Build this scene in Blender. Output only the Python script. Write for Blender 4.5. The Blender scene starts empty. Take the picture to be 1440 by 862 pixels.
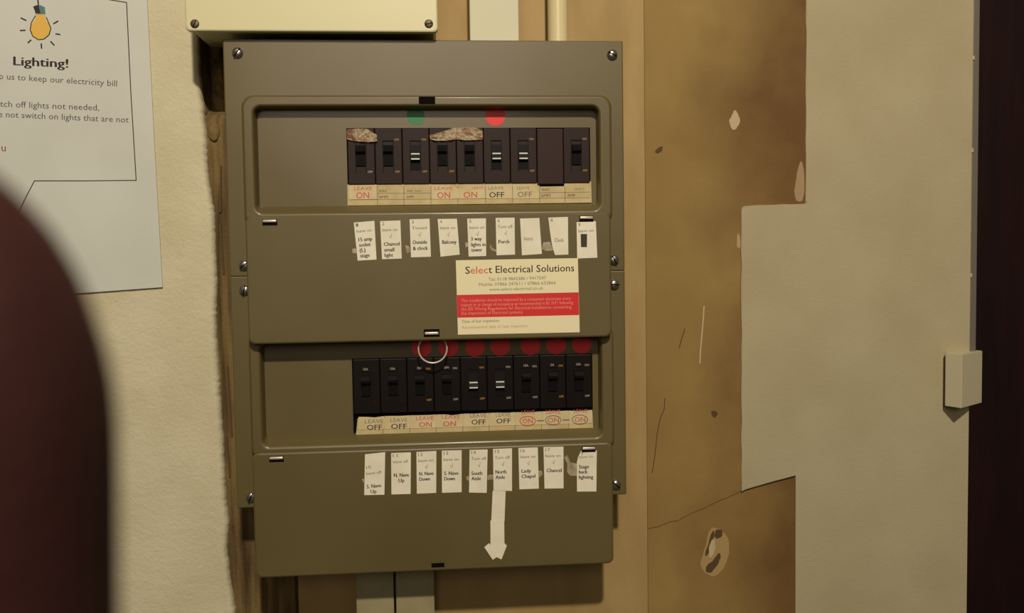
import bpy, bmesh, math, random
from mathutils import Vector, Matrix, noise
random.seed(4)
scn = bpy.context.scene
COL = scn.collection

# ------------------------------------------------------------------ camera
FPX, CXP, CYP = 1247.0, 720.0, 431.0
CAM = Vector((0.18144, -0.89, -0.19175))
def cam_axes(pitch, yaw, roll):
    cp, sp = math.cos(pitch), math.sin(pitch); cy, sy = math.cos(yaw), math.sin(yaw); cr, sr = math.cos(roll), math.sin(roll)
    B = Matrix(((1, 0, 0), (0, 0, 1), (0, -1, 0)))
    Ry = Matrix(((cy, sy, 0), (-sy, cy, 0), (0, 0, 1)))
    Rx = Matrix(((1, 0, 0), (0, cp, -sp), (0, sp, cp)))
    Rz = Matrix(((cr, -sr, 0), (sr, cr, 0), (0, 0, 1)))
    return Ry @ B @ Rx.transposed() @ Rz          # columns: right, down, forward
ROT = cam_axes(math.radians(2.90163), math.radians(4.46782), math.radians(0.83671))
def at(px, py, Y):
    """point of the plane y=Y that shows at this pixel of the photograph"""
    d = ROT @ Vector(((px - CXP) / FPX, (py - CYP) / FPX, 1.0))
    return CAM + d * ((Y - CAM.y) / d.y)
camd = bpy.data.cameras.new('camera'); cam = bpy.data.objects.new('camera', camd); COL.objects.link(cam)
r, d, f = ROT.col[0], ROT.col[1], ROT.col[2]
cam.matrix_world = Matrix(((r.x, -d.x, -f.x, CAM.x), (r.y, -d.y, -f.y, CAM.y), (r.z, -d.z, -f.z, CAM.z), (0, 0, 0, 1)))
camd.sensor_width = 36.0; camd.sensor_fit = 'HORIZONTAL'; camd.lens = 36.0 * FPX / 1440.0
camd.clip_start = 0.004; camd.clip_end = 50
camd.dof.use_dof = True; camd.dof.focus_distance = 0.84; camd.dof.aperture_fstop = 25.0
scn.camera = cam

# ------------------------------------------------------------------ world and lamps
wd = bpy.data.worlds.new('world'); scn.world = wd; wd.use_nodes = True
wd.node_tree.nodes['Background'].inputs[0].default_value = (1.0, 0.78, 0.56, 1)
wd.node_tree.nodes['Background'].inputs[1].default_value = 0.035
def area(name, loc, target, size, power, color):
    l = bpy.data.lights.new(name, 'AREA'); l.shape = 'DISK'; l.size = size; l.energy = power; l.color = color
    o = bpy.data.objects.new(name, l); COL.objects.link(o); o.location = loc
    o.rotation_euler = (Vector(target) - Vector(loc)).to_track_quat('-Z', 'Y').to_euler()
area('wall_lamp', (0.26, -1.70, 1.02), (0.2, 0, -0.25), 0.09, 39.0, (1.0, 0.86, 0.70))
area('room_lamp', (0.0, -2.80, 0.55), (0.16, 0, -0.25), 1.1, 13.0, (1.0, 0.84, 0.68))
scn.view_settings.view_transform = 'Standard'; scn.view_settings.look = 'None'
scn.view_settings.exposure = -0.28; scn.view_settings.gamma = 1.0; scn.view_settings.use_curve_mapping = False

# ------------------------------------------------------------------ materials
def srgb(c):
    return tuple((v / 255 / 12.92) if v / 255 <= 0.04045 else ((v / 255 + 0.055) / 1.055) ** 2.4 for v in c) + (1,)
def mat(name, base, rough=0.6, metal=0.0, var=None, vscale=20.0, stretch=(1, 1, 1), bump=0.0, bscale=400.0, spec=0.5, lo=0.35, hi=0.65, coat=0.0, detail=4.0):
    m = bpy.data.materials.new(name); m.use_nodes = True; nt = m.node_tree; N = nt.nodes; L = nt.links
    b = N['Principled BSDF']; b.inputs['Base Color'].default_value = srgb(base); b.inputs['Roughness'].default_value = rough
    b.inputs['Metallic'].default_value = metal; b.inputs['Specular IOR Level'].default_value = spec
    b.inputs['Coat Weight'].default_value = coat; b.inputs['Coat Roughness'].default_value = 0.14
    tc = N.new('ShaderNodeTexCoord'); mp = N.new('ShaderNodeMapping'); mp.inputs['Scale'].default_value = stretch
    L.new(tc.outputs['Object'], mp.inputs['Vector'])
    if var is not None:
        n = N.new('ShaderNodeTexNoise'); n.inputs['Scale'].default_value = vscale; n.inputs['Detail'].default_value = detail
        L.new(mp.outputs[0], n.inputs['Vector'])
        cr = N.new('ShaderNodeValToRGB'); cr.color_ramp.elements[0].position = lo; cr.color_ramp.elements[1].position = hi
        cr.color_ramp.elements[0].color = srgb(var); cr.color_ramp.elements[1].color = srgb(base)
        L.new(n.outputs[0], cr.inputs[0]); L.new(cr.outputs[0], b.inputs['Base Color'])
    if bump:
        n2 = N.new('ShaderNodeTexNoise'); n2.inputs['Scale'].default_value = bscale; n2.inputs['Detail'].default_value = 3
        L.new(tc.outputs['Object'], n2.inputs['Vector'])
        bp = N.new('ShaderNodeBump'); bp.inputs['Strength'].default_value = bump; bp.inputs['Distance'].default_value = 0.001
        L.new(n2.outputs[0], bp.inputs['Height']); L.new(bp.outputs[0], b.inputs['Normal'])
    return m
M = dict(
    olive=mat('olive_enamel', (101, 91, 53), 0.46, var=(96, 85, 48), vscale=9, bump=0.03, bscale=900, coat=0.2),
    white_plaster=mat('textured_white_plaster', (214, 208, 176), 0.85, var=(204, 197, 163), vscale=14, bump=0.6, bscale=380, spec=0.2),
    white_paint=mat('cream_emulsion', (182, 173, 140), 0.8, var=(174, 164, 130), vscale=11, bump=0.25, bscale=350, spec=0.2),
    brown=mat('old_brown_plaster', (162, 137, 80), 0.7, var=(136, 110, 61), vscale=7, bump=0.15, bscale=260, spec=0.25, lo=0.25, hi=0.75, detail=6),
    board=mat('tan_hardboard', (175, 150, 99), 0.65, var=(162, 136, 86), vscale=10, stretch=(3, 1, 1), bump=0.1, bscale=300, spec=0.3),
    timber=mat('weathered_timber', (122, 102, 64), 0.8, var=(72, 56, 34), vscale=16, stretch=(8, 3, 0.6), bump=0.6, bscale=260, spec=0.2, lo=0.32, hi=0.6, detail=8),
    near_black=mat('near_black_leaf', (32, 10, 9), 0.7, var=(22, 7, 7), vscale=9, stretch=(6, 6, 0.7), spec=0.2),
    white_plastic=mat('white_plastic', (210, 209, 178), 0.6),
    cream_plastic=mat('cream_plastic', (222, 210, 160), 0.25),
    grey_plastic=mat('dusty_grey_plastic', (162, 154, 116), 0.6, var=(150, 142, 104), vscale=30),
    cream_metal=mat('cream_enamelled_steel', (216, 212, 166), 0.4),
    strip=mat('grey_strip', (110, 104, 92), 0.5),
    steel=mat('dull_steel', (170, 165, 155), 0.28, metal=0.9),
    brass=mat('aged_brass', (120, 105, 75), 0.45, metal=0.6),
    dark_steel=mat('dark_screw_steel', (95, 84, 66), 0.5, metal=0.6),
    lower_black=mat('lower_breaker_moulding', (17, 10, 8), 0.5, spec=0.2),  # blacker than the moulding of the upper breakers
    zinc=mat('bright_zinc', (214, 206, 188), 0.35, metal=0.35),
    black=mat('black_moulding', (37, 21, 17), 0.5, spec=0.25),
    brown_blank=mat('brown_blank_moulding', (50, 30, 27), 0.55, spec=0.25),
    toggle=mat('black_toggle', (13, 9, 8), 0.6, spec=0.2),
    hole=mat('dark_recess', (14, 10, 8), 0.9, spec=0.1),
    white_line=mat('white_toggle_bar', (225, 222, 210), 0.4),
    gold=mat('gold_print', (170, 125, 50), 0.5),
    silver=mat('grey_print', (165, 155, 140), 0.5),
    paper=mat('white_label_paper', (240, 237, 214), 0.8, var=(232, 228, 202), vscale=60, spec=0.2),
    poster=mat('white_printer_paper', (212, 216, 206), 0.75, var=(205, 209, 198), vscale=12, spec=0.2),
    card=mat('cream_sticker', (238, 232, 188), 0.6, spec=0.3),
    strip_card=mat('yellowed_legend_card', (206, 190, 140), 0.7, var=(190, 172, 120), vscale=60),
    sticker=mat('cream_sticker_paper', (216, 202, 158), 0.7, var=(206, 190, 142), vscale=80),
    red=mat('red_sticker', (216, 44, 44), 0.45),
    dot_red=mat('red_dot_paper', (230, 46, 48), 0.5),
    dot_green=mat('green_dot_paper', (30, 128, 72), 0.5),
    ink=mat('black_ink', (44, 38, 34), 0.7),
    ink_grey=mat('grey_ink', (128, 120, 106), 0.7),
    ink_lite=mat('faint_ink', (168, 158, 138), 0.7),
    ink_red=mat('red_ink', (200, 92, 78), 0.7),
    ink_pink=mat('pink_red_print', (226, 98, 84), 0.7),
    ink_maroon=mat('maroon_ink', (130, 50, 80), 0.7),
    on_red=mat('pale_print_on_red', (240, 150, 130), 0.6),
    bulb=mat('yellow_print', (232, 188, 84), 0.7),
    teal=mat('teal_print', (84, 130, 128), 0.7),
    tape=mat('dirty_clear_tape', (190, 182, 156), 0.35, var=(140, 126, 92), vscale=90),
    torn=mat('torn_paper', (172, 156, 124), 0.6, var=(134, 92, 70), vscale=120, stretch=(0.6, 1, 1.6), lo=0.4, hi=0.52, detail=1),
    chip=mat('chipped_pale_plaster', (196, 178, 140), 0.9, spec=0.1),
    stain=mat('dark_dirt', (92, 74, 50), 0.9, spec=0.1),
    shaded_skin=mat('shaded_skin', (62, 18, 11), 0.75, var=(54, 15, 9), vscale=60, bump=0.2, bscale=1500),  # shade on the finger is put into this darkened tone
    nail=mat('finger_nail', (110, 52, 40), 0.45),
)

def grime(m, dark, x0, x1, f):
    nt = m.node_tree; N = nt.nodes; L = nt.links; b = N['Principled BSDF']; src = b.inputs['Base Color'].links[0].from_socket
    tc = N.new('ShaderNodeTexCoord'); sx = N.new('ShaderNodeSeparateXYZ'); L.new(tc.outputs['Object'], sx.inputs[0])
    ns = N.new('ShaderNodeTexNoise'); ns.inputs['Scale'].default_value = 11; ns.inputs['Detail'].default_value = 5; L.new(tc.outputs['Object'], ns.inputs['Vector'])
    ad = N.new('ShaderNodeMath'); ad.operation = 'MULTIPLY_ADD'; L.new(ns.outputs[0], ad.inputs[0]); ad.inputs[1].default_value = 0.22; L.new(sx.outputs[0], ad.inputs[2])
    mr = N.new('ShaderNodeMapRange'); L.new(ad.outputs[0], mr.inputs[0]); mr.inputs[1].default_value = x0; mr.inputs[2].default_value = x1; mr.inputs[4].default_value = f
    mx = N.new('ShaderNodeMix'); mx.data_type = 'RGBA'; L.new(mr.outputs[0], mx.inputs[0]); L.new(src, mx.inputs[6]); mx.inputs[7].default_value = srgb(dark); L.new(mx.outputs[2], b.inputs['Base Color'])
grime(M['brown'], (100, 70, 38), 0.53, 0.67, 0.85)

# ------------------------------------------------------------------ helpers
def tag(o, label=None, cat=None, group=None, kind=None):
    if label: o['label'] = label
    if cat: o['category'] = cat
    if group: o['group'] = group
    if kind: o['kind'] = kind
    return o
def mesh_obj(name, bm, m, parent=None, smooth=False):
    bmesh.ops.recalc_face_normals(bm, faces=bm.faces)
    me = bpy.data.meshes.new(name); bm.to_mesh(me); bm.free()
    o = bpy.data.objects.new(name, me); COL.objects.link(o)
    if m: me.materials.append(m)
    if smooth:
        for p in me.polygons: p.use_smooth = True
    if parent: o.parent = parent; o.matrix_parent_inverse = Matrix.Translation(-parent.location)
    return o
def empty(name, loc, label, cat, group=None, kind=None):
    o = bpy.data.objects.new(name, None); o.empty_display_size = 0.02; COL.objects.link(o); o.location = loc
    return tag(o, label, cat, group, kind)
def box(bm, x0, x1, y0, y1, z0, z1, bev=0.0, seg=2):
    r = bmesh.ops.create_cube(bm, size=1.0)
    bmesh.ops.scale(bm, vec=(x1 - x0, y1 - y0, z1 - z0), verts=r['verts'])
    bmesh.ops.translate(bm, vec=((x0 + x1) / 2, (y0 + y1) / 2, (z0 + z1) / 2), verts=r['verts'])
    if bev:
        es = list({e for v in r['verts'] for e in v.link_edges})
        bmesh.ops.bevel(bm, geom=es, offset=bev, segments=seg, affect='EDGES', profile=0.5)
def bx(name, x0, x1, y0, y1, z0, z1, m, parent=None, bev=0.0):
    bm = bmesh.new(); box(bm, x0, x1, y0, y1, z0, z1, bev); return mesh_obj(name, bm, m, parent)
def rr(x0, x1, z0, z1, r, n=5):
    pts = []
    for cx, cz, a0 in ((x1 - r, z1 - r, 0), (x0 + r, z1 - r, 90), (x0 + r, z0 + r, 180), (x1 - r, z0 + r, 270)):
        for k in range(n + 1):
            a = math.radians(a0 + 90 * k / n); pts.append((cx + r * math.cos(a), cz + r * math.sin(a)))
    return pts
def loft(bm, loops, cap0=False, cap1=False, n=5):
    """loops: (x0,x1,z0,z1,radius,y) in metres"""
    rows = [[bm.verts.new((x, L[5], z)) for x, z in rr(*L[:5], n=n)] for L in loops]
    for a, b in zip(rows, rows[1:]):
        for i in range(len(a)):
            j = (i + 1) % len(a); bm.faces.new((a[i], a[j], b[j], b[i]))
    if cap0: bm.faces.new(rows[0])
    if cap1: bm.faces.new(rows[-1])
def mm(*L): return tuple(v / 1000 for v in L)
def poly_prism(bm, pts, yf, yb):
    """pts (x,z) outline, front y yf, back y yb"""
    a = [bm.verts.new((x, yf, z)) for x, z in pts]; b = [bm.verts.new((x, yb, z)) for x, z in pts]
    bm.faces.new(a); bm.faces.new(b[::-1])
    for i in range(len(a)):
        j = (i + 1) % len(a); bm.faces.new((a[i], b[i], b[j], a[j]))
def sheet(name, pix, Y, t, m, parent=None):
    """thin sheet (paper, sticker) lying on a surface at y=Y, t thick, outline taken from the photo"""
    pts = [(p.x, p.z) for p in (at(x, y, Y) for x, y in pix)]
    bm = bmesh.new(); poly_prism(bm, pts, Y - t, Y); return mesh_obj(name, bm, m, parent)
def lathe(bm, prof, c, n=20, axis='y'):
    """prof (radius, offset along axis)"""
    rows = []
    for r_, h in prof:
        row = []
        for k in range(n):
            a = 2 * math.pi * k / n; u, v = r_ * math.cos(a), r_ * math.sin(a)
            row.append(bm.verts.new((c[0] + u, c[1] + h, c[2] + v) if axis == 'y' else (c[0] + u, c[1] + v, c[2] + h)))
        rows.append(row)
    for a, b in zip(rows, rows[1:]):
        for i in range(n):
            j = (i + 1) % n; bm.faces.new((a[i], a[j], b[j], b[i]))
    bm.faces.new(rows[0]); bm.faces.new(rows[-1])
def stroke(bm, pts, w, y, t=0.00005):
    """flat ribbon of width w along the points (x,z), mitred at the bends"""
    n = len(pts); A = []; B = []
    closed = n > 3 and math.hypot(pts[0][0] - pts[-1][0], pts[0][1] - pts[-1][1]) < w
    for i, (x, z) in enumerate(pts):
        p = pts[i - 1] if i else (pts[-2] if closed else pts[0]); q = pts[i + 1] if i < n - 1 else (pts[1] if closed else pts[-1])
        d0 = Vector((x - p[0], z - p[1])); d1 = Vector((q[0] - x, q[1] - z))
        if d0.length < 1e-9: d0 = d1
        if d1.length < 1e-9: d1 = d0
        d0 = d0.normalized(); d1 = d1.normalized(); m = (d0 + d1).normalized() if (d0 + d1).length > 1e-3 else d0
        k = w / 2 / max(m.dot(d0), 0.4)
        A.append((x - m.y * k, z + m.x * k)); B.append((x + m.y * k, z - m.x * k))
    fr = [[bm.verts.new((x, yy, z)) for x, z in row] for row in (A, B) for yy in (y - t, y)]
    Af, Ab, Bf, Bb = fr
    for i in range(n - 1):
        for u, v in ((Af, Bf), (Bf, Bb), (Bb, Ab), (Ab, Af)): bm.faces.new((u[i], u[i + 1], v[i + 1], v[i]))
    for i in (0, n - 1): bm.faces.new((Af[i], Bf[i], Bb[i], Ab[i]))
def pline(name, pix, wpx, Y, m, parent=None):
    pts = [(p.x, p.z) for p in (at(x, y, Y) for x, y in pix)]
    bm = bmesh.new(); stroke(bm, pts, wpx * 0.00066, Y, 0.0003 if Y >= 0.001 else 0.00005); return mesh_obj(name, bm, m, parent)
TXT = {}
def glyphs(s, bold=0.0):
    k = (s, bold)
    if k not in TXT:
        c = bpy.data.curves.new('lettering', 'FONT'); c.body = s; c.resolution_u = 2; c.offset = bold; c.size = 1.0
        o = bpy.data.objects.new('lettering', c); COL.objects.link(o)
        bpy.context.view_layer.update()
        me = bpy.data.meshes.new_from_object(o.evaluated_get(bpy.context.evaluated_depsgraph_get()))
        vs = [v.co.copy() for v in me.vertices]; fs = [tuple(p.vertices) for p in me.polygons]
        bpy.data.objects.remove(o); bpy.data.curves.remove(c); bpy.data.meshes.remove(me)
        TXT[k] = (vs, fs, min(v.x for v in vs), max(v.x for v in vs), max(v.y for v in vs))
    return TXT[k]
def write(bm, s, p0, p1, Y, hpx=None, bold=0.0):
    if bold:
        k_ = bold * 22; write(bm, s, (p0[0] + k_, p0[1]), (p1[0] + k_, p1[1]), Y - 0.00003, hpx, 0.0); bold = 0.0
    """lettering on the plane y=Y; baseline runs between two points of the photo, hpx letter height in photo pixels"""
    vs, fs, x0, x1, top = glyphs(s, bold)
    a, b = at(p0[0], p0[1], Y), at(p1[0], p1[1], Y); e = b - a; W = e.length; e.normalize(); u = Vector((-e.z, 0, e.x))
    sx = W / (x1 - x0); sz = (hpx * 0.00066 / 0.73) if hpx else sx
    nv = [bm.verts.new(a + e * ((v.x - x0) * sx) + u * (v.y * sz)) for v in vs]
    for q in fs:
        try: bm.faces.new([nv[i] for i in q])
        except ValueError: pass
def text(name, items, Y, m, parent, bold=0.0):
    bm = bmesh.new()
    for it in items: write(bm, it[0], it[1], it[2], Y, it[3] if len(it) > 3 else None, bold)
    me_o = mesh_obj(name, bm, m, parent)
    return me_o

P = -0.060                     # front of the steel enclosures
# ================================================================== SETTING
# brown wall: two old plaster coats that meet at the slanting crack, the lower one set back a little
def crack_z(x): # height of the crack (world) at x
    pts = [(-0.06, -0.520), (0.388, -0.470), (0.42, -0.462), (0.45, -0.449), (0.487, -0.434), (0.545, -0.4187), (0.76, -0.38)]
    for (a, za), (b, zb) in zip(pts, pts[1:]):
        if x <= b: return za + (zb - za) * (x - a) / (b - a)
    return pts[-1][1]
xs = [0.004, 0.30, 0.388, 0.40, 0.412, 0.42, 0.435, 0.45, 0.462, 0.475, 0.487, 0.50, 0.52, 0.545, 0.60, 0.733]
jit = [0.0, 0, 0.0004, -0.0006, 0.0008, -0.0004, 0.0006, -0.0006, 0.0004, -0.0004, 0, 0.0003, -0.0003, 0, 0, 0]
cz = [(x, crack_z(x) + j) for x, j in zip(xs, jit)]
wall = empty('wall_back', (0.2, 0, -0.3), None, None, kind='structure')
bm = bmesh.new(); poly_prism(bm, cz + [(0.733, 0.60), (0.004, 0.60)], 0.001, 0.05); mesh_obj('upper_plaster_coat', bm, M['brown'], wall)
bm = bmesh.new(); poly_prism(bm, [(x, z - 0.0005) for x, z in cz][::-1] + [(0.004, -1.0), (0.733, -1.0)], 0.0022, 0.05); mesh_obj('lower_plaster_coat', bm, M['brown'], wall)
# cream paper skim with its stepped edge
def jag(a, b, n, amp):
    out = []
    for k in range(n):
        t = k / n; out.append((a[0] + (b[0] - a[0]) * t + random.uniform(-amp, amp), a[1] + (b[1] - a[1]) * t + random.uniform(-amp, amp)))
    return out
edge = [(0.5552, 0.60)] + jag((0.5552, 0.08), (0.5549, -0.134), 14, 0.0004) + [(0.5549, -0.1368)] + jag((0.550, -0.1368), (0.494, -0.1382), 6, 0.0003)
edge += [(0.4905, -0.1388), (0.4884, -0.1402), (0.4875, -0.143)] + jag((0.4874, -0.146), (0.4872, -0.430), 16, 0.0005)
edge += [(0.4875, -0.4335)] + jag((0.492, -0.4315), (0.543, -0.4190), 5, 0.0003) + [(0.545, -0.4187), (0.5450, -1.0), (0.733, -1.0), (0.733, 0.60)]
bm = bmesh.new(); poly_prism(bm, edge, -0.0012, 0.004); mesh_obj('painted_skim_coat', bm, M['white_paint'], wall)
# thumbed ridge of paint along the skim's edge
bm = bmesh.new(); stroke(bm, [(0.5565, 0.10), (0.5562, -0.135)], 0.0018, -0.0012, 0.0005); mesh_obj('paint_ridge', bm, M['white_paint'], wall)
bm = bmesh.new(); stroke(bm, [(0.489, -0.15), (0.4886, -0.425)], 0.0014, -0.0012, 0.0004); mesh_obj('paint_ridge', bm, M['white_paint'], wall)
# marks in the plaster
def blob(name, pix, m, parent, Y=0.001, t=0.0006):
    rnd = random.Random(len(name) + int(pix[0][0])); p = list(pix)
    for _ in range(2):
        q = []
        for i in range(len(p)):
            a, b = p[i], p[(i + 1) % len(p)]
            for k in (0.22, 0.78): q.append((a[0] + (b[0] - a[0]) * k + rnd.uniform(-.45, .45), a[1] + (b[1] - a[1]) * k + rnd.uniform(-.45, .45)))
        p = q
    return sheet(name, p, Y, t, m, parent)
blob('plaster_chip', [(1033, 153), (1038, 161), (1041, 170), (1036, 180), (1031, 184), (1027, 177), (1025, 170), (1029, 163)], M['chip'], wall, t=0.0003)
pline('scratch', [(990, 430), (989, 446), (987, 470), (985, 492), (984, 511)], 2.0, 0.001, M['chip'], wall)
pline('scratch', [(963, 462), (958, 478), (955, 490)], 1.3, 0.001, M['stain'], wall)
pline('hairline_crack', [(935, 560), (934, 575), (928, 590), (924, 610), (921, 640), (917, 665)], 1.2, 0.001, M['stain'], wall)
blob('damp_mark', [(920, 214), (926, 207), (933, 205), (931, 211), (926, 216)], M['stain'], wall, t=0.0002)
blob('damp_mark', [(1000, 578), (1006, 577), (1010, 582), (1006, 588), (1001, 585)], M['stain'], wall, t=0.0002)
blob('paint_smear', [(1126, 222), (1131, 240), (1131, 282), (1120, 284), (1117, 270), (1119, 250)], M['chip'], wall, t=0.0002).data.materials[0] = mat('thin_paint_smear', (166, 142, 104), 0.7)
blob('paint_smear', [(1037, 326), (1041, 334), (1041, 352), (1035, 345)], M['chip'], wall, t=0.0002).data.materials[0] = mat('thin_paint_smear', (176, 154, 116), 0.7)
# gouge: a ragged pale crater with dark holes
blob('gouge_rim', [(998, 741), (1012, 743), (1024, 755), (1026, 775), (1018, 800), (1004, 812), (990, 806), (984, 792), (992, 770)], M['chip'], wall, 0.0022, 0.0005).data.materials[0] = mat('scuffed_plaster', (170, 144, 94), 0.85)
for pp in ([(1001, 748), (1005, 746), (1003, 760), (999, 775), (993, 783), (991, 778), (996, 766)],
           [(1012, 776), (1014, 782), (1008, 796), (1000, 806), (992, 804), (994, 795), (1002, 788)],
           [(1006, 744), (1016, 745), (1016, 753), (1009, 758), (1004, 754)]):
    blob('gouge_hole', pp, M['stain'], wall, 0.0017, 0.0003)
blob('plaster_chip', [(998, 762), (1004, 757), (1006, 770), (1002, 782), (996, 786)], M['chip'], wall, 0.0017, 0.0006)

# left wall: proud, trowelled white plaster with a broken edge
def lw_edge(z):
    pts = [(0.60, -0.058), (0.061, -0.0500), (0.02, -0.0485), (-0.006, -0.0487), (-0.04, -0.0455), (-0.073, -0.0432), (-0.105, -0.0432), (-0.141, -0.0382), (-0.21, -0.0378), (-0.244, -0.0400),
           (-0.30, -0.0385), (-0.36, -0.0365), (-0.42, -0.0357), (-0.445, -0.0335), (-0.47, -0.0362), (-0.50, -0.0340), (-0.534, -0.0300), (-1.0, -0.026)]
    for (a, xa), (b, xb) in zip(pts, pts[1:]):
        if z >= b: x = xa + (xb - xa) * (a - z) / (a - b); break
    else: x = pts[-1][1]
    n = noise.noise(Vector((z * 90, 3.1, 0))) * 0.0006 + noise.noise(Vector((z * 300, 9, 0))) * 0.0009
    return x + n
bm = bmesh.new(); NZ, NX = 420, 150; z1, z0, xl = 0.16, -0.66, -0.34; rows = []
for j in range(NZ + 1):
    z = z1 + (z0 - z1) * j / NZ; xr = lw_edge(z); row = []
    for i in range(NX + 1):
        s = i / NX; x = xl + (xr - xl) * s; dd = xr - x
        y = -0.012 + noise.noise(Vector((x * 60, z * 60, 1))) * 0.0002 + noise.noise(Vector((x * 160, z * 160, 5))) * 0.00018 + noise.noise(Vector((x * 420, z * 420, 8))) * 0.00016
        if dd < 0.004: y += (1 - dd / 0.004) ** 2 * 0.003
        row.append(bm.verts.new((x, y, z)))
    row.append(bm.verts.new((xr + 0.0006, -0.004, z))); row.append(bm.verts.new((xr + 0.0002, 0.003, z))); rows.append(row)
for a, b in zip(rows, rows[1:]):
    for i in range(len(a) - 1): bm.faces.new((a[i], a[i + 1], b[i + 1], b[i]))
wl = tag(mesh_obj('wall_left', bm, M['white_plaster'], None, True), kind='structure')
bx('plaster_beyond', -2.2, -0.3395, -0.0118, 0.03, -1.0, 0.60, M['white_plaster'], wl)
bx('plaster_above', -0.3395, -0.052, -0.0118, 0.03, 0.1595, 0.60, M['white_plaster'], wl)
bx('plaster_below', -0.3395, -0.029, -0.0118, 0.03, -1.0, -0.6595, M['white_plaster'], wl)

# right: the reveal of the doorway, grey strip on it and a near-black door leaf standing in for the dark room beyond
tag(bx('wall_right', 0.7325, 0.733, 0.0, 0.30, -1.0, 0.60, M['white_paint']), kind='structure')
door = empty('door_1', (0.76, 0.10, -1.0), None, None, kind='structure')
bx('door_leaf', 0.7335, 1.50, 0.10, 0.14, -1.0, 0.60, M['near_black'], door)
tr = empty('trim_1', (0.738, 0.004, -0.1), None, None, kind='structure')
bm = bmesh.new(); box(bm, 0.7345, 0.7415, 0.001, 0.016, -0.30, 0.60, 0.0008); mesh_obj('cable_cover_strip', bm, M['strip'], tr)
bm = bmesh.new(); box(bm, 0.7330, 0.7347, 0.002, 0.012, -0.30, 0.60); mesh_obj('shadow_gap_backing', bm, M['hole'], tr)
for z in (-0.085, -0.215, 0.01): bx('paint_fleck', 0.7325, 0.7352, -0.0006, 0.001, z, z + 0.004, M['chip'], tr)

# ================================================================== THINGS
# backing board and the timber batten left of it
bm = bmesh.new(); poly_prism(bm, [(0.028, 0.60), (0.028, -1.0), (0.3878, -1.0), (0.3878, 0.60)], -0.0002, 0.001)
bb = mesh_obj('backing_board', bm, M['board']); tag(bb, 'tan hardboard backing board behind the two olive fuse boxes', 'board')
bm = bmesh.new(); stroke(bm, [(0.3880, 0.60), (0.3880, -1.0)], 0.0008, 0.001, 0.0006); mesh_obj('board_edge', bm, M['stain'], bb)
tb = empty('timber_batten', (-0.04, 0, -0.3), 'rough weathered brown timber batten between the white plaster and the fuse boxes', 'timber')
bm = bmesh.new(); nz = 160; rows = []
for j in range(nz + 1):
    z = 0.30 - 1.0 * j / nz; row = []
    for i in range(35):
        x = -0.062 + 0.094 * i / 34
        y = -0.004 + noise.noise(Vector((x * 260, 2, z * 9))) * 0.0022 + noise.noise(Vector((x * 700, 7, z * 40))) * 0.0009
        pit = max(0.0, min(1.0, (z + 0.052) / 0.022)) * (1 if z < 0.10 else 0) * max(0.0, min(1.0, (x + 0.050) / 0.004)) * max(0.0, min(1.0, (-0.008 - x) / 0.006))
        y += 0.034 * pit * pit * (3 - 2 * pit) + pit * noise.noise(Vector((x * 120, 4, z * 120))) * 0.008
        if pit > 0.02: row.append(bm.verts.new((x, y, z))); continue
        if i == 34 or (x > -0.0135 and z > -0.4215 and z < 0.0145): y = 0.0006
        row.append(bm.verts.new((x, y, z)))
    rows.append(row)
for a, b in zip(rows, rows[1:]):
    for i in range(34): bm.faces.new((a[i], a[i + 1], b[i + 1], b[i]))
mesh_obj('batten_face', bm, M['timber'], tb)
for x, za, zb, w in ((-0.0325, -0.14, -0.095, 0.0018), (-0.033, -0.15, -0.2, 0.002), (-0.030, -0.29, -0.36, 0.0016), (-0.0235, -0.33, -0.35, 0.0018), (-0.033, -0.36, -0.40, 0.0016)):
    bm = bmesh.new(); stroke(bm, [(x, za), (x + 0.001, (za + zb) / 2), (x + 0.002, zb)], w, -0.0045, 0.0012); mesh_obj('split', bm, M['stain'], tb)
for x, z in ((-0.036, -0.062),):
    bm = bmesh.new(); bmesh.ops.create_icosphere(bm, subdivisions=3, radius=0.006)
    for v in bm.verts:
        v.co *= 1 + 0.35 * noise.noise(v.co * 300); v.co.y *= 0.45; v.co.z *= 1.4; v.co += Vector((x, -0.004, z))
    mesh_obj('plaster_crumb', bm, M['chip'] if z < -0.4 else M['timber'], tb, True)

# cream junction box above
jb = empty('junction_box', (0.07, 0, 0.08), 'large cream steel junction box with round screws above the upper fuse box', 'junction box')
jx0, jx1, jz0, jz1, jy = -0.0417, 0.1817, 0.0168, 0.19, -0.072
bm = bmesh.new()
loft(bm, [(jx0 + .002, jx1 - .002, jz0 + .003, jz1 - .002, .003, -0.0003), (jx0 + .002, jx1 - .002, jz0 + .003, jz1 - .002, .003, jy + 0.0065)], True, True); mesh_obj('box_body', bm, M['cream_metal'], jb)
bm = bmesh.new(); loft(bm, [(jx0, jx1, jz0, jz1, .004, jy + .0065), (jx0, jx1, jz0, jz1, .004, jy + .0015), (jx0 + .0005, jx1 - .0005, jz0 + .0005, jz1 - .0005, .004, jy + .0004), (jx0 + .0015, jx1 - .0015, jz0 + .0015, jz1 - .0015, .004, jy)], True, True)
mesh_obj('box_lid', bm, M['cream_metal'], jb)
def screw(c, r_, m, parent, ang=0.3, h=0.0026, name='screw'):
    bm = bmesh.new(); lathe(bm, [(r_ * 0.98, 0.0002), (r_, -h * .25), (r_ * .93, -h * .55), (r_ * .72, -h * .85), (r_ * .38, -h), (0.00005, -h * 1.03)], c, 20)
    s = mesh_obj(name, bm, m, parent, True)
    bm = bmesh.new(); dx, dz = math.cos(ang) * r_ * .9, math.sin(ang) * r_ * .9
    stroke(bm, [(c[0] - dx, c[2] - dz), (c[0] + dx, c[2] + dz)], r_ * .22, c[1] - h * .8, h * .26)
    mesh_obj('screw_slot', bm, M['hole'], s if s.parent is None or s.parent.parent is None else s.parent); return s
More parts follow.
